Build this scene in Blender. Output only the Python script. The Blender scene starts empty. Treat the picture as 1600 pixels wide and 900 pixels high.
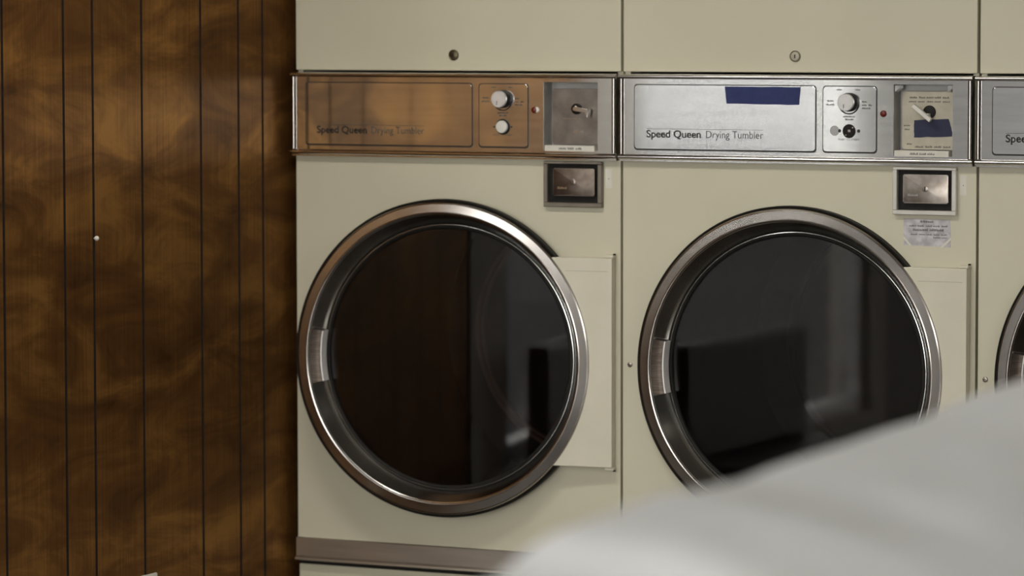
import bpy, bmesh, math, random
from mathutils import Vector, Matrix, noise as mnoise

random.seed(7)
scene = bpy.context.scene
COL = scene.collection
PI = math.pi

# ------------------------------------------------------------------ camera
F_PX = 6000.0
CAM = Vector((4.2027, -7.4741, 1.6369))
YAW, PITCH, ROLL = 0.45589, 0.070077, -0.00119
fwd = Vector((-math.sin(YAW) * math.cos(PITCH), math.cos(YAW) * math.cos(PITCH), -math.sin(PITCH)))
rgt = Vector((math.cos(YAW), math.sin(YAW), 0))
upv = rgt.cross(fwd)
R2 = math.cos(ROLL) * rgt + math.sin(ROLL) * upv
U2 = -math.sin(ROLL) * rgt + math.cos(ROLL) * upv
cd = bpy.data.cameras.new('camera')
cam = bpy.data.objects.new('camera', cd)
COL.objects.link(cam)
M = Matrix((R2, U2, -fwd)).transposed().to_4x4()
M.translation = CAM
cam.matrix_world = M
cd.sensor_width = 36.0
cd.lens = F_PX / 1600.0 * 36.0
cd.clip_start = 0.05
cd.clip_end = 200
cd.dof.use_dof = True
cd.dof.focus_distance = 7.85
cd.dof.aperture_fstop = 2.9
scene.camera = cam

# ------------------------------------------------------------------ world, light, exposure
w = bpy.data.worlds.new('sky')
scene.world = w
w.use_nodes = True
wn = w.node_tree.nodes
wn['Background'].inputs[0].default_value = (1.0, 0.985, 0.965, 1)
wn['Background'].inputs[1].default_value = 9.2
scene.view_settings.view_transform = 'Standard'
scene.view_settings.look = 'None'
scene.view_settings.exposure = 0.0
scene.view_settings.gamma = 1.0
scene.view_settings.use_curve_mapping = False
scene.cycles.use_denoising = True
scene.cycles.max_bounces = 8
scene.cycles.sample_clamp_indirect = 6.0
LAMP_STRENGTH = 20.0

RX, RY, RZ = 6.2, -9.2, 2.75      # right wall, front wall, ceiling
WX = -0.016                       # face of the panelled wall
BACK = 0.86
P = 0.80                          # dryer pitch


def portal(name, loc, rot, sx, sy):
    l = bpy.data.lights.new(name, 'AREA')
    l.shape = 'RECTANGLE'
    l.size, l.size_y = sx, sy
    l.cycles.is_portal = True
    o = bpy.data.objects.new(name, l)
    o.location = loc
    o.rotation_euler = rot
    COL.objects.link(o)


portal('daylight_portal', (WX - 0.10, -2.825, 1.4), (0, -PI / 2, 0), 2.0, 1.65)
portal('daylight_portal', (3.1, RY - 0.10, 1.475), (PI / 2, 0, 0), 5.6, 2.35)


# ------------------------------------------------------------------ materials
def new_mat(name):
    m = bpy.data.materials.new(name)
    m.use_nodes = True
    nt = m.node_tree
    return m, nt, nt.nodes['Principled BSDF']


def srgb(r, g, b):
    f = lambda c: ((c / 255 + 0.055) / 1.055) ** 2.4 if c / 255 > 0.04045 else c / 255 / 12.92
    return (f(r), f(g), f(b), 1)


def mottled(name, c1, c2, scale=6.0, rough=0.5, metallic=0.0, bump=0.0, bscale=200, stretch=(1, 1, 1), spec=0.5, detail=4, lo=.35, hi=.65, rvar=0.0):
    m, nt, b = new_mat(name)
    tc = nt.nodes.new('ShaderNodeTexCoord')
    mp = nt.nodes.new('ShaderNodeMapping')
    mp.inputs['Scale'].default_value = stretch
    n = nt.nodes.new('ShaderNodeTexNoise')
    n.inputs['Scale'].default_value = scale
    n.inputs['Detail'].default_value = detail
    r = nt.nodes.new('ShaderNodeValToRGB')
    r.color_ramp.elements[0].position, r.color_ramp.elements[0].color = lo, c1
    r.color_ramp.elements[1].position, r.color_ramp.elements[1].color = hi, c2
    L = nt.links.new
    L(tc.outputs['Object'], mp.inputs[0])
    L(mp.outputs[0], n.inputs['Vector'])
    L(n.outputs[0], r.inputs[0])
    L(r.outputs[0], b.inputs['Base Color'])
    b.inputs['Roughness'].default_value = rough
    b.inputs['Metallic'].default_value = metallic
    b.inputs['Specular IOR Level'].default_value = spec
    if rvar:
        mr = nt.nodes.new('ShaderNodeMapRange')
        mr.inputs[3].default_value = rough - rvar
        mr.inputs[4].default_value = rough + rvar
        L(n.outputs[0], mr.inputs[0])
        L(mr.outputs[0], b.inputs['Roughness'])
    if bump:
        n2 = nt.nodes.new('ShaderNodeTexNoise')
        n2.inputs['Scale'].default_value = bscale
        bp = nt.nodes.new('ShaderNodeBump')
        bp.inputs['Strength'].default_value = bump
        bp.inputs['Distance'].default_value = 0.002
        L(mp.outputs[0], n2.inputs['Vector'])
        L(n2.outputs[0], bp.inputs['Height'])
        L(bp.outputs[0], b.inputs['Normal'])
    return m


CREAM = mottled('cream_enamel', (.560, .525, .396, 1), (.595, .557, .424, 1), 3.0, .42, rvar=.06)
CREAM_HINGE = mottled('cream_hinge_enamel', (.60, .565, .445, 1), (.645, .605, .485, 1), 9.0, .45)
STEEL = mottled('brushed_steel', (.66, .645, .63, 1), (.74, .725, .71, 1), 5.0, .11, 1.0, stretch=(1, 1, 14), rvar=.03)
PLATE = mottled('satin_nameplate', (.70, .69, .685, 1), (.78, .77, .765, 1), 5.0, .09, 1.0, stretch=(1, 1, 14), rvar=.02)
CHROME = mottled('worn_chrome', (.32, .292, .268, 1), (.38, .35, .322, 1), 7.0, .17, 1.0, rvar=.04)
TRIMSTEEL = mottled('dull_trim_steel', (.43, .40, .355, 1), (.50, .46, .405, 1), 5.0, .40, 1.0, stretch=(1, 1, 10))
COINSTEEL = mottled('tarnished_steel', (.30, .25, .21, 1), (.46, .41, .37, 1), 40.0, .30, 1.0)
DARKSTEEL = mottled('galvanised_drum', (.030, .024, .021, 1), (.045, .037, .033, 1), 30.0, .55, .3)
BLACK = mottled('black_rubber', (.006, .005, .004, 1), (.012, .010, .008, 1), 60.0, .6, spec=.25)
INK = mottled('black_ink', (.012, .010, .009, 1), (.02, .018, .016, 1), 80.0, .5)
GREYINK = mottled('grey_ink', (.055, .05, .045, 1), (.08, .075, .07, 1), 80.0, .5)
WHITEPLASTIC = mottled('white_plastic', (.66, .64, .58, 1), (.72, .70, .64, 1), 40.0, .4)
IVORY = mottled('ivory_coin_plate', (.40, .36, .28, 1), (.48, .44, .35, 1), 30.0, .45)
RED = mottled('red_lens', (.11, .012, .008, 1), (.16, .02, .012, 1), 60.0, .2)
BRASS = mottled('tarnished_brass', (.10, .085, .05, 1), (.22, .19, .12, 1), 120.0, .35, 1.0)
BLUETAPE = mottled('blue_tape', (.009, .018, .095, 1), (.014, .025, .12, 1), 60.0, .6, bump=.1)
NAVYTAPE = mottled('navy_tape', (.010, .013, .045, 1), (.014, .018, .055, 1), 60.0, .6, bump=.1)
NOTEPAPER = mottled('worn_note_paper', (.36, .34, .35, 1), (.58, .55, .57, 1), 60.0, .45, bump=.3, bscale=60)
LABELPAPER = mottled('label_paper', (.60, .575, .50, 1), (.66, .63, .56, 1), 40.0, .6)
SHEETMAT = mottled('white_cotton', (.80, .81, .815, 1), (.84, .85, .855, 1), 5.0, .9, bump=.05, bscale=25, spec=.2)
PAINT = mottled('pale_wall_paint', (.55, .54, .50, 1), (.60, .58, .54, 1), 2.0, .7)
GREYPAINT = mottled('grey_wall_paint', (.16, .155, .145, 1), (.19, .18, .17, 1), 2.0, .6)
CEIL = mottled('ceiling_paint', (.62, .61, .57, 1), (.66, .65, .61, 1), 3.0, .85)
FLOORM = mottled('brown_vinyl_floor', (.07, .052, .036, 1), (.11, .085, .06, 1), 8.0, .4)
ASPHALT = mottled('pale_pavement', (.070, .069, .067, 1), (.092, .09, .087, 1), 2.0, .95, spec=.1)
BRICK = mottled('grey_facade', (.074, .0735, .073, 1), (.088, .0875, .087, 1), 1.0, .95, spec=0.0)
DARKVINYL = mottled('dark_vinyl', (.02, .018, .017, 1), (.03, .027, .025, 1), 30.0, .45)
LAMINATE = mottled('white_laminate', (.62, .61, .58, 1), (.68, .67, .64, 1), 12.0, .35)
FRAMEMETAL = mottled('window_aluminium', (.45, .45, .44, 1), (.52, .52, .51, 1), 12.0, .35, 1.0)


def make_wood():
    m, nt, b = new_mat('walnut_panelling')
    N, L = nt.nodes.new, nt.links.new
    tc = N('ShaderNodeTexCoord')
    # large curly figure running across the planks
    mp = N('ShaderNodeMapping'); mp.inputs['Scale'].default_value = (1, 1.9, 5.2); mp.inputs['Rotation'].default_value = (.35, 0, 0)
    n1 = N('ShaderNodeTexNoise'); n1.inputs['Scale'].default_value = 1.7; n1.inputs['Detail'].default_value = 5; n1.inputs['Distortion'].default_value = .9; n1.inputs['Roughness'].default_value = .6
    # fine vertical grain
    mp2 = N('ShaderNodeMapping'); mp2.inputs['Scale'].default_value = (1, 90, 3.0)
    n2 = N('ShaderNodeTexNoise'); n2.inputs['Scale'].default_value = 1.6; n2.inputs['Detail'].default_value = 7; n2.inputs['Roughness'].default_value = .6
    # plank to plank tone
    mp3 = N('ShaderNodeMapping'); mp3.inputs['Scale'].default_value = (1, 5.0, .35)
    n3 = N('ShaderNodeTexNoise'); n3.inputs['Scale'].default_value = 1.3; n3.inputs['Detail'].default_value = 1
    for q in (mp, mp2, mp3):
        L(tc.outputs['Object'], q.inputs[0])
    L(mp.outputs[0], n1.inputs['Vector']); L(mp2.outputs[0], n2.inputs['Vector']); L(mp3.outputs[0], n3.inputs['Vector'])
    a = N('ShaderNodeMath'); a.operation = 'MULTIPLY_ADD'; a.inputs[1].default_value = .30
    L(n2.outputs[0], a.inputs[0]); L(n1.outputs[0], a.inputs[2])
    a2 = N('ShaderNodeMath'); a2.operation = 'MULTIPLY_ADD'; a2.inputs[1].default_value = .22
    L(n3.outputs[0], a2.inputs[0]); L(a.outputs[0], a2.inputs[2])
    r = N('ShaderNodeValToRGB')
    e = r.color_ramp.elements
    e[0].position, e[0].color = .54, (.066, .0275, .0098, 1)
    e[1].position, e[1].color = .94, (.25, .122, .032, 1)
    k = r.color_ramp.elements.new(.74); k.color = (.128, .0565, .0165, 1)
    L(a2.outputs[0], r.inputs[0]); L(r.outputs[0], b.inputs['Base Color'])
    b.inputs['Roughness'].default_value = .42
    b.inputs['Metallic'].default_value = .5
    b.inputs['Specular IOR Level'].default_value = .04
    b.inputs['Specular Tint'].default_value = (.90, .78, .62, 1)
    bp = N('ShaderNodeBump'); bp.inputs['Strength'].default_value = .12; bp.inputs['Distance'].default_value = .002
    L(n2.outputs[0], bp.inputs['Height']); L(bp.outputs[0], b.inputs['Normal'])
    return m


WOOD = make_wood()
GROOVE = mottled('groove_stain', (.010, .006, .004, 1), (.016, .010, .006, 1), 60.0, .7, spec=.2)


def make_glass(name, tint, ior=1.5):
    m, nt, b = new_mat(name)
    N, L = nt.nodes.new, nt.links.new
    out = nt.nodes['Material Output']
    tr = N('ShaderNodeBsdfTransparent'); tr.inputs[0].default_value = tint
    gl = N('ShaderNodeBsdfGlossy'); gl.inputs['Roughness'].default_value = .02
    nz = N('ShaderNodeTexNoise'); nz.inputs['Scale'].default_value = 3.0
    mr = N('ShaderNodeMapRange'); mr.inputs[3].default_value = .015; mr.inputs[4].default_value = .035
    L(nz.outputs[0], mr.inputs[0]); L(mr.outputs[0], gl.inputs['Roughness'])
    fr = N('ShaderNodeFresnel')
    ge = N('ShaderNodeNewGeometry')
    io = N('ShaderNodeMapRange'); io.inputs[3].default_value = ior; io.inputs[4].default_value = 1 / ior   # same reflectance from both sides
    L(ge.outputs['Backfacing'], io.inputs[0]); L(io.outputs[0], fr.inputs[0])
    mx = N('ShaderNodeMixShader')
    L(fr.outputs[0], mx.inputs[0]); L(tr.outputs[0], mx.inputs[1]); L(gl.outputs[0], mx.inputs[2])
    L(mx.outputs[0], out.inputs[0])
    return m


DOORGLASS = make_glass('tinted_door_glass', (.54, .47, .44, 1))
WINGLASS = make_glass('window_glass', (.96, .97, .97, 1), 1.18)


def make_emit(name, col, s):
    m, nt, b = new_mat(name)
    b.inputs['Base Color'].default_value = (.8, .8, .8, 1)
    b.inputs['Emission Color'].default_value = col
    n = nt.nodes.new('ShaderNodeTexNoise'); n.inputs['Scale'].default_value = 4
    mr = nt.nodes.new('ShaderNodeMapRange'); mr.inputs[3].default_value = s * .95; mr.inputs[4].default_value = s * 1.05
    nt.links.new(n.outputs[0], mr.inputs[0]); nt.links.new(mr.outputs[0], b.inputs['Emission Strength'])
    return m


LAMPMAT = make_emit('fluorescent_diffuser', (1.0, .96, .88, 1), LAMP_STRENGTH)


# ------------------------------------------------------------------ mesh helpers
def obj(name, bm, mat, parent=None, loc=None, smooth=False, recalc=True):
    if recalc:
        bmesh.ops.recalc_face_normals(bm, faces=bm.faces[:])
    me = bpy.data.meshes.new(name)
    if loc is not None:
        bmesh.ops.translate(bm, verts=bm.verts[:], vec=-Vector(loc))
    bm.to_mesh(me)
    bm.free()
    me.materials.append(mat)
    if smooth:
        me.shade_smooth()
        me.set_sharp_from_angle(angle=math.radians(smooth if smooth is not True else 40))
    o = bpy.data.objects.new(name, me)
    COL.objects.link(o)
    if parent is not None:
        o.parent = parent
    if loc is not None:
        o.location = loc
    return o


def tag(o, label, cat, group=None):
    o['label'] = label
    o['category'] = cat
    if group:
        o['group'] = group
    return o


def empty(name, loc, label, cat, group=None, rz=0):
    o = bpy.data.objects.new(name, None)
    o.empty_display_size = .1
    o.location = loc
    o.rotation_euler = (0, 0, rz)
    COL.objects.link(o)
    return tag(o, label, cat, group)


def struct(name, bm, mat, parent=None):
    o = obj(name, bm, mat, parent)
    o['kind'] = 'structure'
    return o


def box(bm, x0, x1, y0, y1, z0, z1, bevel=0, seg=2):
    vs = [bm.verts.new((x, y, z)) for x in (x0, x1) for y in (y0, y1) for z in (z0, z1)]
    idx = [(0, 1, 3, 2), (4, 6, 7, 5), (0, 4, 5, 1), (2, 3, 7, 6), (0, 2, 6, 4), (1, 5, 7, 3)]
    fs = [bm.faces.new([vs[i] for i in f]) for f in idx]
    if bevel:
        es = list({e for f in fs for e in f.edges})
        bmesh.ops.bevel(bm, geom=es, offset=bevel, segments=seg, profile=.5, affect='EDGES')


def B(*a, **k):
    bm = bmesh.new()
    box(bm, *a, **k)
    return bm


def prism(bm, pts, y0, y1, bevel=0):
    """polygon pts (x,z) extruded from y0 (front) to y1 (back)"""
    f = [bm.verts.new((x, y0, z)) for x, z in pts]
    k = [bm.verts.new((x, y1, z)) for x, z in pts]
    n = len(pts)
    ff = bm.faces.new(f)
    bm.faces.new(k[::-1])
    for i in range(n):
        bm.faces.new((f[i], k[i], k[(i + 1) % n], f[(i + 1) % n]))
    if bevel:
        bmesh.ops.bevel(bm, geom=list(ff.edges), offset=bevel, segments=2, profile=.5, affect='EDGES')


def rrect(x0, x1, z0, z1, r, n=5):
    pts = []
    for cx, cz, a0 in ((x1 - r, z1 - r, 0), (x0 + r, z1 - r, 90), (x0 + r, z0 + r, 180), (x1 - r, z0 + r, 270)):
        for i in range(n + 1):
            a = math.radians(a0 + 90 * i / n)
            pts.append((cx + r * math.cos(a), cz + r * math.sin(a)))
    return pts


def lathe(bm, cx, cz, prof, n=96, closed=False, a0=0.0, a1=2 * PI, caps=False):
    full = abs(a1 - a0 - 2 * PI) < 1e-6
    m = n if full else n + 1
    rings = []
    for i in range(m):
        a = a0 + (a1 - a0) * i / n
        rings.append([bm.verts.new((cx + r * math.cos(a), y, cz + r * math.sin(a))) for r, y in prof])
    k = len(prof)
    for i in range(n if full else n):
        A, C = rings[i], rings[(i + 1) % m]
        for j in range(k if closed else k - 1):
            j2 = (j + 1) % k
            bm.faces.new((A[j], A[j2], C[j2], C[j]))
    if caps and not full:
        bm.faces.new(rings[0])
        bm.faces.new(rings[-1][::-1])
    return rings


def disc(bm, cx, cz, prof, n=32):
    """lathe whose profile runs from back rim to front, closed with caps"""
    rings = lathe(bm, cx, cz, prof, n)
    bm.faces.new([r[0] for r in rings])
    bm.faces.new([r[-1] for r in rings][::-1])


def text_mesh(body, x0, x1, zbase, y, bold=0.0, cap=None):
    cu = bpy.data.curves.new('lettering', 'FONT')
    cu.body = body
    cu.size = 1.0
    cu.offset = bold
    cu.extrude = 0.0
    t = bpy.data.objects.new('lettering_tmp', cu)
    COL.objects.link(t)
    dg = bpy.context.evaluated_depsgraph_get()
    me = bpy.data.meshes.new_from_object(t.evaluated_get(dg))
    bpy.data.objects.remove(t)
    bm = bmesh.new()
    bm.from_mesh(me)
    bpy.data.meshes.remove(me)
    xs = [v.co.x for v in bm.verts]
    sx = (x1 - x0) / (max(xs) - min(xs))
    mn = min(xs)
    sz = sx if cap is None else cap / .70
    for v in bm.verts:
        v.co = Vector((x0 + (v.co.x - mn) * sx, y, zbase + v.co.y * sz))
    r = bmesh.ops.extrude_face_region(bm, geom=bm.faces[:])
    bmesh.ops.translate(bm, verts=[g for g in r['geom'] if isinstance(g, bmesh.types.BMVert)], vec=(0, -.0003, 0))
    return bm


def dashes(parent, mat, x0, x1, z, h, y, seed, words=2):
    """a line of worn, unreadable small print: short strokes at letter spacing"""
    bm = bmesh.new()
    rr = random.Random(seed)
    x = x0
    gap_at = [x0 + (x1 - x0) * (i + 1) / words for i in range(words - 1)]
    while x < x1 - .0008:
        wd = rr.uniform(.0008, .0015)
        if not any(abs(x - g) < .0016 for g in gap_at):
            hh = h * rr.uniform(.55, 1.0)
            box(bm, x, min(x + wd, x1), y - .0002, y, z, z + hh)
        x += wd + .0007
    obj('small_print', bm, mat, parent)


# ------------------------------------------------------------------ the room
def rect_wall(bm, axis, pos, thick, a0, a1, z0, z1, holes=()):
    """wall slab with rectangular holes; axis 'x': plane X=pos spanning Y a0..a1; axis 'y': plane Y=pos spanning X"""
    xs = sorted({a0, a1, *[h[0] for h in holes], *[h[1] for h in holes]})
    zs = sorted({z0, z1, *[h[2] for h in holes], *[h[3] for h in holes]})
    for i in range(len(xs) - 1):
        for j in range(len(zs) - 1):
            cx, cz = (xs[i] + xs[i + 1]) / 2, (zs[j] + zs[j + 1]) / 2
            if any(h[0] < cx < h[1] and h[2] < cz < h[3] for h in holes):
                continue
            lo, hi = sorted((pos, pos + thick))
            if axis == 'x':
                box(bm, lo, hi, xs[i], xs[i + 1], zs[j], zs[j + 1])
            else:
                box(bm, xs[i], xs[i + 1], lo, hi, zs[j], zs[j + 1])


bm = B(WX - .2, RX + .2, RY - .2, BACK + .2, -.1, 0)
struct('floor', bm, FLOORM)
bm = B(WX - .2, RX + .2, RY - .2, BACK + .2, RZ, RZ + .1)
struct('ceiling', bm, CEIL)
bm = B(WX - .2, RX + .2, BACK, BACK + .15, 0, RZ)
struct('wall_back', bm, PAINT)
bm = B(RX, RX + .15, RY, BACK, 0, RZ)
struct('wall_right', bm, GREYPAINT)
WOODEND = -1.56
WIN = (-3.65, -1.95, .42, 2.40)
bm = bmesh.new()
rect_wall(bm, 'x', WX, -.15, RY, -3.75, 0, RZ)
struct('wall_left_far', bm, GREYPAINT)
bm = bmesh.new()
rect_wall(bm, 'x', WX, -.15, -3.75, WOODEND, 0, RZ, [WIN])
struct('wall_left_window', bm, PAINT)
SHOP = (.3, 5.9, .3, 2.65)
bm = bmesh.new()
rect_wall(bm, 'y', RY, -.15, WX - .15, RX + .15, 0, RZ, [SHOP])
struct('wall_front', bm, PAINT)
bm = B(-30, 30, -40, 30, -.16, -.11)
struct('ground_outside', bm, ASPHALT)
bm = B(-11, -9, -34, 12, -.11, 7.5)
struct('added_facade', bm, BRICK)  # unseen building, added to set the brightness reflected through the side window

# the panelled wall: one board with cut V grooves
GR = [-1.141, -.921, -.812, -.622, -.3825, -.2225, -.1170]
GR = [-1.60, -1.50, -1.315] + GR
bm = bmesh.new()
prof = [(BACK, 0)]
for g in reversed(GR):
    prof += [(g + .0042, 0), (g + .0024, .004), (g - .0024, .004), (g - .0042, 0)]
prof += [(WOODEND, 0)]
prof.sort(key=lambda q: -q[0])
f = [bm.verts.new((WX - d, y, 0)) for y, d in prof]
t = [bm.verts.new((WX - d, y, RZ)) for y, d in prof]
groove_faces = []
for i in range(len(prof) - 1):
    fc = bm.faces.new((f[i], t[i], t[i + 1], f[i + 1]))
    if prof[i][1] > 0 or prof[i + 1][1] > 0:
        groove_faces.append(fc)
bk = [bm.verts.new((WX - .15, y, z)) for y, z in ((BACK, 0), (BACK, RZ), (WOODEND, RZ), (WOODEND, 0))]
bm.faces.new(bk[::-1])
bm.faces.new((f[-1], t[-1], bk[2], bk[3]))
bm.faces.new((f[0], bk[0], bk[1], t[0]))
for q in groove_faces:
    q.material_index = 1
wl = struct('wall_left', bm, WOOD)
wl.data.materials.append(GROOVE)


def window(name, axis, pos, a0, a1, z0, z1, mull):
    bm = bmesh.new()
    d0, d1 = -.10, -.03
    wd = .05

    def bar(p0, p1, q0, q1):
        if axis == 'x':
            box(bm, pos + d0, pos + d1, p0, p1, q0, q1, .004)
        else:
            box(bm, p0, p1, pos + d0, pos + d1, q0, q1, .004)
    bar(a0, a1, z0, z0 + wd); bar(a0, a1, z1 - wd, z1)
    bar(a0, a0 + wd, z0 + wd, z1 - wd); bar(a1 - wd, a1, z0 + wd, z1 - wd)
    for m_ in mull:
        bar(m_ - wd / 2, m_ + wd / 2, z0 + wd, z1 - wd)
    fr = struct(name, bm, FRAMEMETAL)
    ed = [a0 + wd] + [x for m_ in mull for x in (m_ - wd / 2, m_ + wd / 2)] + [a1 - wd]
    for i in range(0, len(ed), 2):
        if axis == 'x':
            b_ = B(pos - .068, pos - .062, ed[i], ed[i + 1], z0 + wd, z1 - wd)
        else:
            b_ = B(ed[i], ed[i + 1], pos - .068, pos - .062, z0 + wd, z1 - wd)
        obj('pane', b_, WINGLASS, fr)


window('window_1', 'x', WX, *WIN, mull=[])
window('window_2', 'y', RY, *SHOP, mull=[2.15, 4.05])

for i, (x, y) in enumerate([(.85, -1.40), (3.9, -1.45), (1.6, -6.0), (4.4, -6.0)]):
    side = 'nearer the dryers' if i < 2 else 'farther from the dryers'
    t = empty('ceiling_light', (x, y, RZ), 'fluorescent ceiling light with white diffuser, %s on the %s' % (side, 'window side' if i % 2 == 0 else 'far side'), 'ceiling light', 'ceiling lights')
    bm = bmesh.new()
    for a in ((-.62, .62, -.17, -.15), (-.62, .62, .15, .17), (-.62, -.60, -.15, .15), (.60, .62, -.15, .15)):
        box(bm, *a, -.07, 0)
    obj('housing', bm, LAMINATE, t)
    obj('diffuser', B(-.60, .60, -.15, .15, -.06, -.03), LAMPMAT, t)

# ------------------------------------------------------------------ dryers
HX, HY = .787, -.010              # hinge axis
DCX, DCZ, DR = .3935, .8974, .348


def plate_with_hole(bm, x0, x1, z0, z1, y0, y1, cx, cz, r, n=96):
    outer, inner = [], []
    angs = [2 * PI * i / n for i in range(n)]
    for X, Z in ((x0, z0), (x1, z0), (x1, z1), (x0, z1)):
        angs.append(math.atan2(Z - cz, X - cx) % (2 * PI))
    angs = sorted(set(round(a, 6) for a in angs))
    for a in angs:
        c, s = math.cos(a), math.sin(a)
        t = min(((x1 - cx) / c if c > 1e-9 else 1e9), ((x0 - cx) / c if c < -1e-9 else 1e9),
                ((z1 - cz) / s if s > 1e-9 else 1e9), ((z0 - cz) / s if s < -1e-9 else 1e9))
        outer.append((cx + c * t, cz + s * t))
        inner.append((cx + c * r, cz + s * r))
    m = len(angs)
    OF = [bm.verts.new((x, y0, z)) for x, z in outer]
    IF = [bm.verts.new((x, y0, z)) for x, z in inner]
    OB = [bm.verts.new((x, y1, z)) for x, z in outer]
    IB = [bm.verts.new((x, y1, z)) for x, z in inner]
    for i in range(m):
        j = (i + 1) % m
        bm.faces.new((OF[i], OF[j], IF[j], IF[i]))
        bm.faces.new((OB[i], IB[i], IB[j], OB[j]))
        bm.faces.new((IF[i], IF[j], IB[j], IB[i]))
        bm.faces.new((OF[i], OB[i], OB[j], OF[j]))


def make_dryer(k, label, ajar, button, coin, screw, lockmat, grp='cream tumble dryers in the row'):
    root = empty('tumble_dryer', (k * P, 0, 0), label, 'dryer', grp)
    XL, XR = .003, .797
    # carcass behind the front panels
    bm = bmesh.new()
    box(bm, XL, XL + .012, .012, .80, .03, 1.93)
    box(bm, XR - .012, XR, .012, .80, .03, 1.93)
    box(bm, XL, XR, .79, .80, .03, 1.93)
    box(bm, XL, XR, .012, .80, 1.92, 1.93)
    box(bm, XL, XR, .012, .80, .03, .04)
    box(bm, XL + .02, XR - .02, .05, .78, 0, .03)
    obj('cabinet', bm, CREAM, root)
    # lower lint panel
    obj('lint_panel', B(XL, XR, .004, .016, .03, .4165, .002), CREAM, root)
    # dull metal band above the lint panel, with a lip along its lower edge
    bm = bmesh.new()
    band = [(0, .4775), (-.004, .4775), (-.006, .4755), (-.0065, .437), (-.0085, .4345), (-.013, .4325), (-.0135, .4285), (-.010, .4265), (0, .4265)]
    n = len(band)
    A = [bm.verts.new((XL - .002, y, z)) for y, z in band]
    C = [bm.verts.new((XR + .002, y, z)) for y, z in band]
    for i in range(n):
        j = (i + 1) % n
        bm.faces.new((A[i], A[j], C[j], C[i]))
    bm.faces.new(A); bm.faces.new(C[::-1])
    obj('trim_band', bm, TRIMSTEEL, root, smooth=30)
    obj('shadow_gap', B(XL, XR, .006, .012, .4155, .428), BLACK, root)
    # door panel with its round opening
    bm = bmesh.new()
    plate_with_hole(bm, XL, XR, .4775, 1.3335, 0, .012, DCX, DCZ, .335)
    fp = obj('front_panel', bm, CREAM, root)
    if screw:
        bm = bmesh.new()
        disc(bm, .0195, .8966, [(.0058, 0), (.0058, -.0012), (.0048, -.0022), (.0030, -.0026)], 20)
        s = obj('screw', bm, COINSTEEL, fp, smooth=True)
        bm = bmesh.new()
        box(bm, .0155, .0235, -.0029, -.0025, .8961, .8971)
        obj('screw_slot', bm, INK, fp)
    # upper panel with lock
    bm = B(XL, XR, 0, .014, 1.5235, 1.93, .002)
    up = obj('upper_panel', bm, CREAM, root)
    bm = bmesh.new()
    lx, lz = .3975, 1.5576
    lathe(bm, lx, lz, [(.0118, 0), (.0118, -.003), (.0105, -.004), (.0092, -.003), (.0092, 0)], 32)
    lk = obj('lock', bm, lockmat, up, smooth=True)
    bm = bmesh.new()
    disc(bm, lx, lz, [(.0092, 0), (.0090, -.0025), (.0075, -.003)], 28)
    obj('lock_cylinder', bm, lockmat if lockmat is BRASS else IVORY, up, smooth=True)
    bm = B(lx - .0014, lx + .0014, -.0034, -.0028, lz - .0045, lz + .0035)
    obj('keyhole', bm, INK, up)

    # ---- control panel
    Z0, Z1 = 1.3335, 1.5185
    yp = -.014
    hx0, hx1, hz0, hz1 = .6205, .7500, 1.3535, 1.5005
    bm = bmesh.new()
    x0, x1 = .001, .793
    box(bm, x0, hx0, yp, .012, Z0, Z1)
    box(bm, hx1, x1, yp, .012, Z0, Z1)
    box(bm, hx0, hx1, yp, .012, Z0, hz0)
    box(bm, hx0, hx1, yp, .012, hz1, Z1)
    cp = obj('control_panel', bm, STEEL, root)
    # recess of the coin slide
    bm = bmesh.new()
    box(bm, hx0 - .002, hx0, .0, .030, hz0, hz1)
    box(bm, hx1, hx1 + .002, .0, .030, hz0, hz1)
    box(bm, hx0, hx1, .0, .030, hz0 - .002, hz0)
    box(bm, hx0, hx1, .0, .030, hz1, hz1 + .002)
    box(bm, hx0, hx1, .028, .030, hz0, hz1)
    box(bm, hx0, hx0 + .0008, yp + .0004, .030, hz0, hz1)
    box(bm, hx1 - .0008, hx1, yp + .0004, .030, hz0, hz1)
    obj('coin_recess', bm, RECESSM, cp)

    def molding(zc, h):
        bm = bmesh.new()
        pr = [(yp, zc - h), (yp - .004, zc - h * .9), (yp - .0075, zc - h * .45), (yp - .0085, zc), (yp - .0075, zc + h * .45), (yp - .004, zc + h * .9), (yp, zc + h)]
        A = [bm.verts.new((x0 - .001, y, z)) for y, z in pr]
        C = [bm.verts.new((x1 + .001, y, z)) for y, z in pr]
        for i in range(len(pr)):
            j = (i + 1) % len(pr)
            bm.faces.new((A[i], A[j], C[j], C[i]))
        bm.faces.new(A); bm.faces.new(C[::-1])
        return bm
    obj('molding', molding(1.5135, .0048), STEEL, cp, smooth=50)
    obj('molding', molding(1.3425, .0058), STEEL, cp, smooth=50)
    for xa, xb in ((x0, x0 + .010), (x1 - .010, x1)):
        bm = bmesh.new()
        xm = (xa + xb) / 2
        hw = (xb - xa) / 2
        pr = [(xm + hw * math.cos(a), yp - .0065 * math.sin(a)) for a in [PI * i / 8 for i in range(9)]]
        A = [bm.verts.new((x, y, 1.349)) for x, y in pr]
        C = [bm.verts.new((x, y, 1.5085)) for x, y in pr]
        for i in range(len(pr)):
            j = (i + 1) % len(pr)
            bm.faces.new((A[i], A[j], C[j], C[i]))
        bm.faces.new(A); bm.faces.new(C[::-1])
        obj('end_cap', bm, CHROME, cp, smooth=50)

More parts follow.
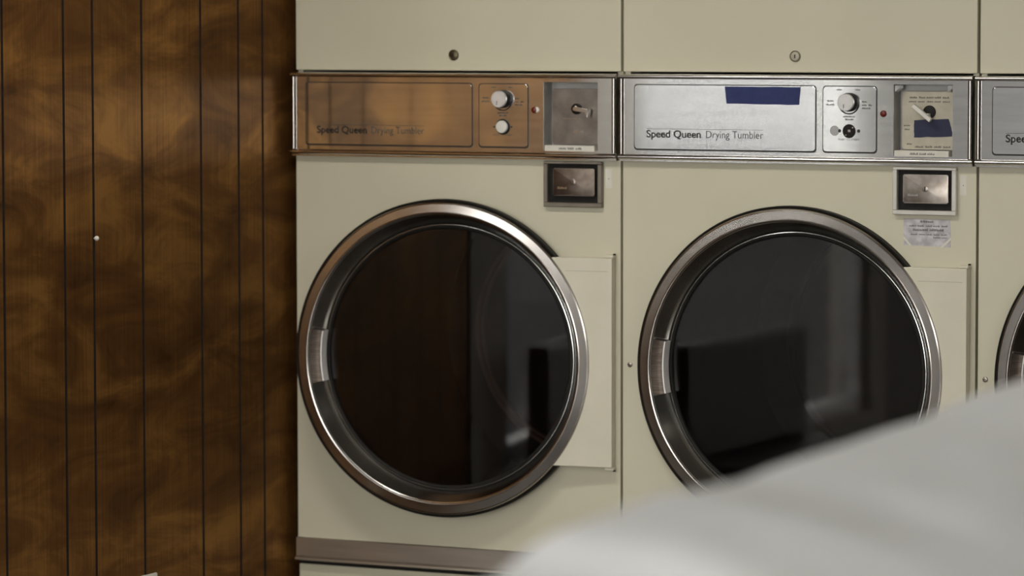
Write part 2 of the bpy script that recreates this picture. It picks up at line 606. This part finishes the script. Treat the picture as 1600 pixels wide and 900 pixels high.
    def raised(name, a, b, c, d, r):
        bm = bmesh.new()
        prism(bm, rrect(a - .0022, b + .0022, c - .0036, d + .0020, r + .002), yp - .0008, yp)  # black outline, widened at the foot as a painted shadow under the plate
        obj(name + '_border_shade', bm, INK, cp)
        bm = bmesh.new()
        prism(bm, rrect(a, b, c, d, r), yp - .0022, yp - .0004, .0006)
        return obj(name, bm, PLATE, cp)
    raised('nameplate', .0370, .4488, 1.3605, 1.4955, .006)
    raised('dial_plate', .4670, .5835, 1.3605, 1.4950, .006)
    yf = yp - .0023
    bm = text_mesh('Speed Queen', .0650, .1905, 1.3848, yf, .018, cap=.0155)
    a = obj('lettering', bm, INK, cp)
    bm = text_mesh('Drying Tumbler', .2025, .3325, 1.3848, yf, -.004, cap=.0155)
    obj('lettering', bm, GREYINK, cp)
    obj('rule_line', B(.0650, .3325, yf - .0003, yf, 1.4024, 1.4032), GREYINK, cp)
    # dial
    kx, kz = .5240, 1.4630
    bm = bmesh.new()
    lathe(bm, kx, kz - .002, [(.0235, yf), (.0235, yf - .0003), (.0208, yf - .0003), (.0208, yf)], 40, a0=math.radians(188), a1=math.radians(352), closed=True, caps=True)
    obj('dial_scale', bm, INK, cp)
    bm = bmesh.new()
    disc(bm, kx, kz, [(.0195, yf), (.0195, yf - .006), (.0180, yf - .012), (.0176, yf - .0165)], 40)
    kb = obj('selector_knob', bm, BLACK, cp, smooth=True)
    bm = bmesh.new()
    disc(bm, kx, kz, [(.0180, yf - .0160), (.0180, yf - .0205), (.0170, yf - .0215)], 40)
    obj('knob_cap', bm, KNOBM, cp, smooth=30)
    bm = bmesh.new()
    box(bm, kx - .0045, kx - .0030, yf - .0222, yf - .0214, kz - .012, kz - .004)
    obj('knob_pointer', bm, GREYINK, cp)
    s0 = 100
    for (a, b, z, wds) in ((.497, .509, 1.4872, 1), (.538, .549, 1.4872, 1), (.476, .491, 1.4640, 1), (.473, .492, 1.4560, 1), (.553, .564, 1.4625, 1), (.553, .575, 1.4555, 2), (.553, .572, 1.4490, 1), (.511, .537, 1.4315, 1), (.516, .535, 1.4255, 1)):
        dashes(cp, GREYINK, a, b, z, .0038, yf, s0 + int(z * 1000) + k * 0, wds)
    bm = text_mesh('PUSH TO START', .501, .5475, 1.3835, yf, 0.0, cap=.0042)
    obj('lettering', bm, GREYINK, cp)
    bx, bz = .5245, 1.4030
    if button:
        bm = bmesh.new()
        lathe(bm, bx, bz, [(.0170, yf), (.0165, yf - .003), (.0140, yf - .004), (.0140, yf)], 36)
        obj('button_collar', bm, BLACK, cp, smooth=True)
        bm = bmesh.new()
        disc(bm, bx, bz, [(.0135, yf), (.0135, yf - .008), (.0122, yf - .0095), (.0060, yf - .0098)], 36)
        obj('push_button', bm, WHITEPLASTIC, cp, smooth=True)
        sy = ((.5035,), (.5455,))
        for (sx,) in sy:
            bm = bmesh.new()
            disc(bm, sx, bz, [(.0022, yf), (.0020, yf - .0008)], 12)
            obj('screw_hole', bm, INK, cp)
    else:
        bm = bmesh.new()
        disc(bm, bx, bz, [(.0145, yf - .0001), (.0140, yf - .0006)], 32)
        h = obj('button_hole', bm, BLACK, cp)
        bm = bmesh.new()
        box(bm, bx - .002, bx + .0035, yf - .003, yf - .0006, bz - .002, bz + .003, .0008)
        box(bm, bx - .0085, bx - .0055, yf - .0018, yf - .0006, bz - .0095, bz - .007, .0006)
        box(bm, bx + .0065, bx + .0095, yf - .0018, yf - .0006, bz + .006, bz + .0085, .0006)
        obj('switch_contact', bm, COINSTEEL, cp)
        for sx in (.5035, .5455):
            bm = bmesh.new()
            disc(bm, sx, bz + .0005, [(.0036, yf - .0001), (.0030, yf - .0009)], 14)
            obj('screw_hole', bm, INK, cp)
        bm = bmesh.new()
        disc(bm, .4925, bz + .0005, [(.0105, yf), (.0105, yf - .0003)], 28)
        obj('old_label_mark', bm, GREYMARK, cp)
    # pilot light
    bm = bmesh.new()
    disc(bm, .5993, 1.4400, [(.0072, yp), (.0068, yp - .002), (.0050, yp - .004), (.0020, yp - .0048)], 24)
    pl = obj('pilot_light', bm, RED, cp, smooth=True)
    if k == 0:
        bm = bmesh.new()
        disc(bm, .6045, 1.4405, [(.0060, yp), (.0055, yp - .0022), (.0030, yp - .003)], 20)
        obj('pilot_light_socket', bm, WHITEPLASTIC, cp, smooth=True)
    # coin slide in the recess
    bm = bmesh.new()
    prism(bm, rrect(.6335, .7480, 1.3665, 1.4860, .005), .004, .020, .0015)
    obj('coin_plate', bm, COINPLATE if coin == 'steel' else IVORY, cp)
    # strip label along the foot of the recess
    bm = B(.6235, .7420, yp - .0015, yp + .020, 1.3520, 1.3645, .0008)
    obj('strip_label', bm, LABELPAPER, cp)
    dashes(cp, GREYINK, .658, .712, 1.3558, .0050, yp - .0015, 31 + k, 3)
    if coin == 'steel':
        bm = bmesh.new()
        disc(bm, .6925, 1.4430, [(.0115, .004), (.0115, -.002), (.0085, -.004)], 24)
        obj('slide_hub', bm, BLACK, cp, smooth=True)
        bm = bmesh.new()
        prism(bm, [(.690, 1.4455), (.697, 1.4500), (.706, 1.4455), (.727, 1.4425), (.7285, 1.4385), (.7255, 1.4255), (.7225, 1.4255), (.7215, 1.4370), (.704, 1.4385), (.697, 1.4375), (.690, 1.4400)], -.016, -.003, .0012)
        obj('slide_handle', bm, STEEL, cp)
        dashes(cp, STEEL, .660, .700, 1.4210, .0022, .004, 51, 3)
        dashes(cp, STEEL, .684, .706, 1.3920, .0070, .004, 52, 2)
    else:
        bm = bmesh.new()
        disc(bm, .6935, 1.4440, [(.0135, .004), (.0135, .001), (.009, -.001)], 24)
        obj('slide_hub', bm, BLACK, cp, smooth=True)
        bm = bmesh.new()
        a = Vector((.6650, 1.4575)); b = Vector((.7035, 1.4270))
        d = (b - a).normalized(); nn = Vector((-d.y, d.x)) * .0042
        prism(bm, [tuple(a - nn), tuple(b - nn), tuple(b + nn), tuple(a + nn)], -.022, -.012, .0015)
        box(bm, .690, .697, -.014, .004, 1.434, 1.441)
        obj('slide_handle', bm, WHITEPLASTIC, cp)
        dashes(cp, GREYINK, .650, .737, 1.4715, .0045, .004, 61, 5)
        dashes(cp, GREYINK, .648, .737, 1.4635, .0035, .004, 62, 5)
        dashes(cp, GREYINK, .637, .652, 1.4140, .0035, .004, 63, 1)
        dashes(cp, GREYINK, .639, .650, 1.4060, .0035, .004, 64, 1)
        dashes(cp, GREYINK, .644, .655, 1.3760, .0040, .004, 65, 1)
        dashes(cp, GREYINK, .662, .740, 1.3700, .0045, .004, 66, 4)
        for q in ((.6235, 1.4925), (.7385, 1.4925)):
            bm = bmesh.new()
            prism(bm, [(q[0], q[1] - .008), (q[0] + .010, q[1]), (q[0] + .010, q[1] + .006), (q[0], q[1] + .006)], -.013, .010)
            obj('corner_clip', bm, STEEL, cp)

    # ---- coin box below the panel
    bm = bmesh.new()
    fx0, fx1, fz0, fz1 = .6190, .7577, 1.2320, 1.3305
    ix0, ix1, iz0, iz1 = .6285, .7475, 1.2415, 1.3245
    yb = -.012
    for a in ((fx0, fx1, iz1, fz1), (fx0, fx1, fz0, iz0), (fx0, ix0, iz0, iz1), (ix1, fx1, iz0, iz1)):
        box(bm, a[0], a[1], yb, .0, a[2], a[3], .0012, 1)
    cb = obj('coin_box', bm, CBFRAME[k], root)
    obj('coin_box_recess', B(ix0, ix1, -.0015, 0, iz0, iz1), BLACK, cb)
    bm = bmesh.new()
    prism(bm, rrect(.6415, .7405, 1.2560, 1.3155, .003), -.0105, -.001, .0022)
    obj('coin_drawer', bm, COINDARK if k == 0 else COINSTEEL, cb, smooth=30)
    bm = bmesh.new()
    disc(bm, .6897, 1.2860, [(.0068, -.0104), (.0065, -.0125), (.0045, -.0130)], 24)
    obj('drawer_lock', bm, COINSTEEL, cb, smooth=True)
    obj('keyhole', B(.6890, .6915, -.0134, -.0129, 1.2815, 1.2905), INK, cb)
    dashes(cb, STEEL, .652, .674, 1.2705, .0055, -.0106, 71, 1)
    bm = B(.7615, .7765, -.0006, 0, 1.2735, 1.3150)
    st = obj('sticker', bm, LABELPAPER, root)
    obj('sticker_dot', B(.7685, .7700, -.0009, -.0005, 1.2930, 1.2950), INK, st)

    # ---- door, hung on the right
    H = Vector((HX, HY, 0))

    def dobj(name, bm, mat, parent, smooth=False):
        bmesh.ops.translate(bm, verts=bm.verts[:], vec=-H)
        return obj(name, bm, mat, parent, smooth=smooth)
    bm = bmesh.new()
    ring = [(.3425, -.012), (.3432, -.018), (.3422, -.0245), (.3402, -.0278), (.3375, -.0288), (.3290, -.0292), (.3210, -.0297), (.3190, -.0303),
            (.3168, -.0298), (.3150, -.0265), (.3200, -.0240), (.3300, -.006), (.3400, -.012)]
    lathe(bm, DCX, DCZ, ring, 128, closed=True)
    door = dobj('door', bm, CHROME, root, smooth=12)
    door.location = H
    door.rotation_euler = (0, 0, ajar)
    bm = bmesh.new()
    lathe(bm, DCX, DCZ, [(.3158, -.0275), (.3143, -.0265), (.3100, -.018), (.3010, .002), (.2935, .0145), (.2915, .0165), (.2895, .0160), (.2880, .0190), (.2880, .0230), (.3100, .0230), (.3200, -.0230)], 128, closed=True)
    dobj('ring_liner', bm, POLISHED, door, smooth=25)
    bm = bmesh.new()
    lathe(bm, DCX, DCZ, [(.3400, -.0010), (.3480, -.0010), (.3480, -.0200), (.3462, -.0220), (.3425, -.0200), (.3400, -.0140)], 128, closed=True)
    dobj('rim_gasket', bm, BLACK, door, smooth=40)
    bm = bmesh.new()
    lathe(bm, DCX, DCZ, [(.2905, .0160), (.2890, .0130), (.2855, .0115), (.2825, .0135), (.2815, .0200), (.2905, .0200)], 128, closed=True)
    dobj('glass_seal', bm, BLACK, door, smooth=40)
    bm = bmesh.new()
    disc(bm, DCX, DCZ, [(.2860, .0240), (.2860, .0190), (.2850, .0180)], 96)
    dobj('door_glass', bm, DOORGLASS, door)
    # finger grip let into the left of the ring
    bm = bmesh.new()
    g0, g1 = PI - math.radians(10.5), PI + math.radians(11.5)
    lathe(bm, DCX, DCZ, [(.3150, -.0262), (.3030, -.0185), (.2945, -.0150), (.2920, -.0150), (.2905, -.0120), (.2905, .0120), (.2960, .0120), (.3110, -.014)], 28, closed=True, a0=g0, a1=g1, caps=True)
    gp = dobj('door_grip', bm, GRIP, door, smooth=40)
    bm = bmesh.new()
    lathe(bm, DCX, DCZ, [(.2912, -.0176), (.2888, -.0168), (.2880, -.0130), (.2880, .0100), (.2912, .0100)], 28, closed=True, a0=g0, a1=g1, caps=True)
    dobj('grip_edge', bm, GRIPEDGE, door, smooth=30)
    # hinge plate: rectangle whose left side follows the ring
    bm = bmesh.new()
    zt, zb, xr = 1.1245, .6745, .7865
    rr_ = .336
    a_t = math.asin((zt - DCZ) / rr_)
    a_b = math.asin((zb - DCZ) / rr_)
    arc = [(DCX + rr_ * math.cos(a_t + (a_b - a_t) * i / 24), DCZ + rr_ * math.sin(a_t + (a_b - a_t) * i / 24)) for i in range(25)]
    pts = [(xr, zb), (xr, zt)] + arc
    prism(bm, pts[::-1], -.0255, -.0035, .0012)
    hp = dobj('hinge_plate', bm, CREAM_HINGE, door)
    bm = bmesh.new()
    zl = 1.0965
    xs = DCX + .349 * math.cos(math.asin((zl - DCZ) / .349))
    box(bm, xs, .7775, -.0259, -.0250, zl - .0006, zl + .0006)
    dobj('fold_line', bm, FOLD, door)
    for zz, sg in ((zt, 1), (zb, -1)):
        bm = bmesh.new()
        z0_, z1_ = sorted((zz + sg * .0005, zz + sg * .0065))
        box(bm, .7685, .7885, -.022, -.001, z0_, z1_, .0015)
        b_ = dobj('hinge_bracket', bm, CREAM_HINGE, door)
        bm = bmesh.new()
        z0_, z1_ = sorted((zz + sg * .0065, zz + sg * .0095))
        lathe_pts = [(HX + .003 * math.cos(t_), HY + .003 * math.sin(t_)) for t_ in [2 * PI * i / 12 for i in range(12)]]
        A = [bm.verts.new((x, y, z0_)) for x, y in lathe_pts]
        C = [bm.verts.new((x, y, z1_)) for x, y in lathe_pts]
        for i in range(12):
            bm.faces.new((A[i], A[(i + 1) % 12], C[(i + 1) % 12], C[i]))
        bm.faces.new(A); bm.faces.new(C[::-1])
        dobj('hinge_pin', bm, BLACK, door)
    # drum behind the opening
    bm = bmesh.new()
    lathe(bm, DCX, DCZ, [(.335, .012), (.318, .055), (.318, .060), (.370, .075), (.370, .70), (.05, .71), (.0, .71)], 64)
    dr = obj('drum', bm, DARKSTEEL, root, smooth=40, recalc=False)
    bm = bmesh.new()
    lathe(bm, DCX, DCZ, [(.293, .705), (.292, .694), (.289, .690), (.286, .694), (.285, .705)], 96)
    lathe(bm, DCX, DCZ, [(.279, .705), (.278, .696), (.276, .694), (.274, .696), (.273, .705)], 96)
    obj('rear_rim', bm, GRIPEDGE if k == 0 else DARKSTEEL, dr, smooth=50)  # same rim: coloured bright as if lit in the first dryer, dark elsewhere
    return root


KNOBM = mottled('satin_knob_cap', (.66, .64, .62, 1), (.74, .72, .70, 1), 60.0, .38, .8)
GRIPEDGE = mottled('bright_grip_edge', (.70, .67, .65, 1), (.78, .75, .73, 1), 40.0, .5, .3)
LOCKM = mottled('dull_lock', (.22, .20, .14, 1), (.30, .27, .20, 1), 80.0, .4, .6)
POLISHED = mottled('polished_ring_liner', (.56, .545, .51, 1), (.64, .625, .59, 1), 9.0, .19, 1.0, rvar=.05)
RECESSM = mottled('dull_recess_metal', (.40, .385, .36, 1), (.48, .465, .44, 1), 30.0, .45, .3)
COINDARK = mottled('brown_coin_drawer', (.14, .11, .09, 1), (.22, .18, .15, 1), 40.0, .34, 1.0)
GREYMARK = mottled('old_label_mark', (.38, .375, .37, 1), (.44, .43, .425, 1), 40.0, .5, .6)
COINPLATE = mottled('worn_coin_plate', (.17, .145, .125, 1), (.26, .23, .20, 1), 25.0, .36, 1.0)
GRIP = mottled('ribbed_grip', (.08, .062, .05, 1), (.13, .105, .088, 1), 30.0, .45, 1.0, stretch=(1, 1, 12))
FOLD = mottled('fold_shade', (.40, .37, .28, 1), (.46, .43, .33, 1), 30.0, .5)
CBF_D = mottled('brown_coin_frame', (.20, .175, .14, 1), (.26, .23, .19, 1), 20.0, .42, .7)
CBF_L = mottled('pale_coin_frame', (.56, .53, .48, 1), (.64, .61, .56, 1), 20.0, .4, .4)
CBFRAME = {0: CBF_D, 1: CBF_L, 2: CBF_L}

make_dryer(0, 'cream tumble dryer beside the wood wall, its round door slightly ajar, white start button', 0.092, True, 'steel', False, BRASS)
make_dryer(1, 'cream tumble dryer in the middle of the row with blue tape on its control panel', 0.0, False, 'ivory', True, LOCKM)
make_dryer(2, 'cream tumble dryer at the right end, mostly cut off by the photo edge', 0.0, True, 'steel', True, LOCKM)


# ------------------------------------------------------------------ tape and note stuck on the middle dryer
def patch(name, pts, y, mat, label, cat, th=.0006, jag=0.0, curl=0.0, seed=1):
    rr = random.Random(seed)
    out = []
    for i in range(len(pts)):
        a, b = Vector(pts[i]), Vector(pts[(i + 1) % len(pts)])
        n = 6
        for j in range(n):
            q = a.lerp(b, j / n)
            if j:
                q = q + Vector((rr.uniform(-jag, jag), rr.uniform(-jag, jag)))
            out.append((q.x + P, q.y))
    bm = bmesh.new()
    prism(bm, out, y - th, y)
    o = obj(name, bm, mat)
    return tag(o, label, cat)


patch('painters_tape', [(.2450, 1.4935), (.4160, 1.4935), (.4130, 1.4565), (.2490, 1.4575)], -.0163, BLUETAPE,
      'long strip of blue tape across the top of the bright nameplate', 'tape', jag=.0006, seed=3)
patch('painters_tape', [(.6600, 1.4265), (.7350, 1.4300), (.7465, 1.3945), (.6600, 1.3910)], .0036, NAVYTAPE,
      'short piece of dark blue tape inside the coin slot below the white lever', 'tape', jag=.0008, seed=5)
note = patch('paper_note', [(.6400, 1.2240), (.7415, 1.2225), (.7425, 1.1660), (.6400, 1.1690)], 0.0, NOTEPAPER,
             'small worn paper note taped below the coin box of the middle dryer', 'note', jag=.0004, seed=9)
for i, (a, b, z, h, wd) in enumerate(((.676, .706, 1.2160, .005, 1), (.652, .736, 1.2075, .0035, 5), (.660, .728, 1.1985, .0055, 2), (.656, .735, 1.1900, .003, 5), (.705, .735, 1.1840, .003, 2))):
    dashes(note, GREYINK, a + P, b + P, z, h, -.0006, 80 + i, wd)
for q in ([(.719, 1.1660), (.745, 1.1880), (.745, 1.1830), (.727, 1.1645)], [(.640, 1.1880), (.658, 1.1690), (.653, 1.1680), (.640, 1.1820)]):
    bm = bmesh.new()
    prism(bm, [(x + P, z) for x, z in q], -.0012, -.0006)
    obj('tape_corner', bm, LABELPAPER, note)

# ------------------------------------------------------------------ small things on the panelled wall
pin = empty('push_pin', (WX, -.812, 1.1895), 'tiny white push pin stuck in a groove of the wood wall', 'push pin')
bm = bmesh.new()
prf = [(.0012, 0), (.0012, .002), (.0030, .0028), (.0048, .0048), (.0053, .0070), (.0048, .0092), (.0030, .0112), (.0010, .0119)]
N_ = 20
rings = [[bm.verts.new((x, r * math.cos(2 * PI * i / N_), r * math.sin(2 * PI * i / N_))) for r, x in prf] for i in range(N_)]
for i in range(N_):
    A, C = rings[i], rings[(i + 1) % N_]
    for j in range(len(prf) - 1):
        bm.faces.new((A[j], A[j + 1], C[j + 1], C[j]))
bm.faces.new([r[-1] for r in rings])
bm.faces.new([r[0] for r in rings][::-1])
obj('pin_head', bm, WHITEPLASTIC, pin, smooth=True)

pl = empty('outlet_cover', (WX, -.6435, .412), 'white wall plate low on the wood wall, only its corner in frame', 'wall plate')
bm = B(0, .007, -.060, .060, -.060, .060, .003)
obj('cover_plate', bm, WHITEPLASTIC, pl, smooth=40)
for zc in (-.024, .024):
    bm = B(.006, .0085, -.016, .016, zc - .013, zc + .013, .0012)
    so = obj('socket', bm, LAMINATE, pl)
    bm = bmesh.new()
    box(bm, .0084, .0089, -.008, -.0055, zc - .005, zc + .005)
    box(bm, .0084, .0089, .0055, .008, zc - .005, zc + .005)
    obj('socket_slot', bm, INK, so)

# ------------------------------------------------------------------ bench seen only as a dark reflection in the door glass
bn = empty('waiting_bench', (.30, -2.34, 0), 'low dark waiting bench under the side window, mirrored in the middle door', 'bench')
obj('seat', B(-.24, .24, -.44, .44, .36, .44, .015), DARKVINYL, bn)
obj('backrest', B(-.25, -.19, -.44, .44, .44, .76, .015), DARKVINYL, bn)
for sx in (-.2, .2):
    for sy in (-.38, .38):
        obj('leg', B(sx - .02, sx + .02, sy - .02, sy + .02, 0, .36), FRAMEMETAL, bn)

# ------------------------------------------------------------------ folding table with the heap of white bedding
TX0, TX1, TY0, TY1, TZ = 2.12, 3.38, -4.75, -2.30, .86
ft = empty('folding_table', (0, 0, 0), 'white folding table under the heap of bedding', 'table')
obj('tabletop', B(TX0, TX1, TY0, TY1, TZ - .03, TZ, .006), LAMINATE, ft)
for sx in (TX0 + .08, TX1 - .08):
    for sy in (TY0 + .1, TY1 - .1):
        obj('leg', B(sx - .025, sx + .025, sy - .025, sy + .025, 0, TZ - .03), FRAMEMETAL, ft)

SIL = [(600, 990), (700, 940), (740, 912), (775, 893), (810, 874), (840, 848), (866, 824), (900, 812), (960, 800), (1030, 778), (1100, 766), (1160, 748), (1190, 731), (1215, 716), (1260, 702), (1330, 683),
       (1400, 661), (1450, 648), (1490, 633), (1540, 612), (1580, 600), (1640, 585), (1720, 570), (1850, 560), (2000, 575)]


OFF = [(600, 20), (860, 20), (940, 8), (1050, 0), (1150, 8), (1215, 18), (1300, 14), (1450, 9), (1600, 4), (1900, 0)]


def piece(tab, x):
    if x <= tab[0][0]:
        return tab[0][1]
    for (a, b), (c, d) in zip(tab, tab[1:]):
        if x <= c:
            return b + (d - b) * (x - a) / (c - a)
    return tab[-1][1]


def sil(x):
    return piece(SIL, x) + piece(OFF, x)


fh = Vector((fwd.x, fwd.y, 0)).normalized()
P_L = Vector((2.618, -4.241)); P_R = Vector((2.728, -3.073))


def crest(s):
    """point of the ridge line, s=0 near end .. 1 far end, with its height"""
    q = P_L + (P_R - P_L) * s
    v = Vector((q.x - CAM.x, q.y - CAM.y, 0))
    # horizontal image position of the ridge point gives the height the heap has there
    depth = v.dot(fwd)
    for _ in range(3):
        z = 1.1
        vv = Vector((v.x, v.y, z - CAM.z))
        depth = vv.dot(fwd)
        px = 800 + F_PX * vv.dot(R2) / depth
    py = sil(px)
    ray = fwd + R2 * ((px - 800) / F_PX) + U2 * ((450 - py) / F_PX)
    tt = math.hypot(v.x, v.y) / math.hypot(ray.x, ray.y)
    return q, CAM.z + ray.z * tt


NU, NV = 150, 90
bm = bmesh.new()
grid = []
for i in range(NU + 1):
    s = -.14 + 1.59 * i / NU
    q, zc = crest(s)
    row = []
    endf = min(1, max(0, (s + .14) / .08), max(0, (1.45 - s) / .15))
    endf = endf * endf * (3 - 2 * endf)
    for j in range(NV + 1):
        t = -1 + 2 * j / NV
        if t < 0:
            x = q.x + t * .17
            fall = 1 - abs(t) ** 1.7
        else:
            x = q.x + t * .62
            fall = 1 - t ** 1.9
        h = (zc - TZ) * endf
        wr = mnoise.noise(Vector((x * 5.0, q.y * 3.5, 1.7))) * .013 + mnoise.noise(Vector((x * 13, q.y * 7, 4.1))) * .006
        damp = min(1.0, abs(t) * 3.0)
        z = TZ + .004 + max(0.0, h * fall + wr * damp * fall)
        row.append(bm.verts.new((x, q.y, z)))
    grid.append(row)
for i in range(NU):
    for j in range(NV):
        bm.faces.new((grid[i][j], grid[i + 1][j], grid[i + 1][j + 1], grid[i][j + 1]))
# underside resting on the table
edge = [grid[i][0] for i in range(NU + 1)] + [grid[NU][j] for j in range(1, NV + 1)] + [grid[i][NV] for i in range(NU - 1, -1, -1)] + [grid[0][j] for j in range(NV - 1, 0, -1)]
low = [bm.verts.new((v.co.x, v.co.y, TZ)) for v in edge]
for i in range(len(edge)):
    j = (i + 1) % len(edge)
    bm.faces.new((edge[i], edge[j], low[j], low[i]))
bm.faces.new(low)
hp = obj('white_bedding', bm, SHEETMAT, smooth=180)
tag(hp, 'large out-of-focus heap of white bedding in the right foreground', 'bedding')
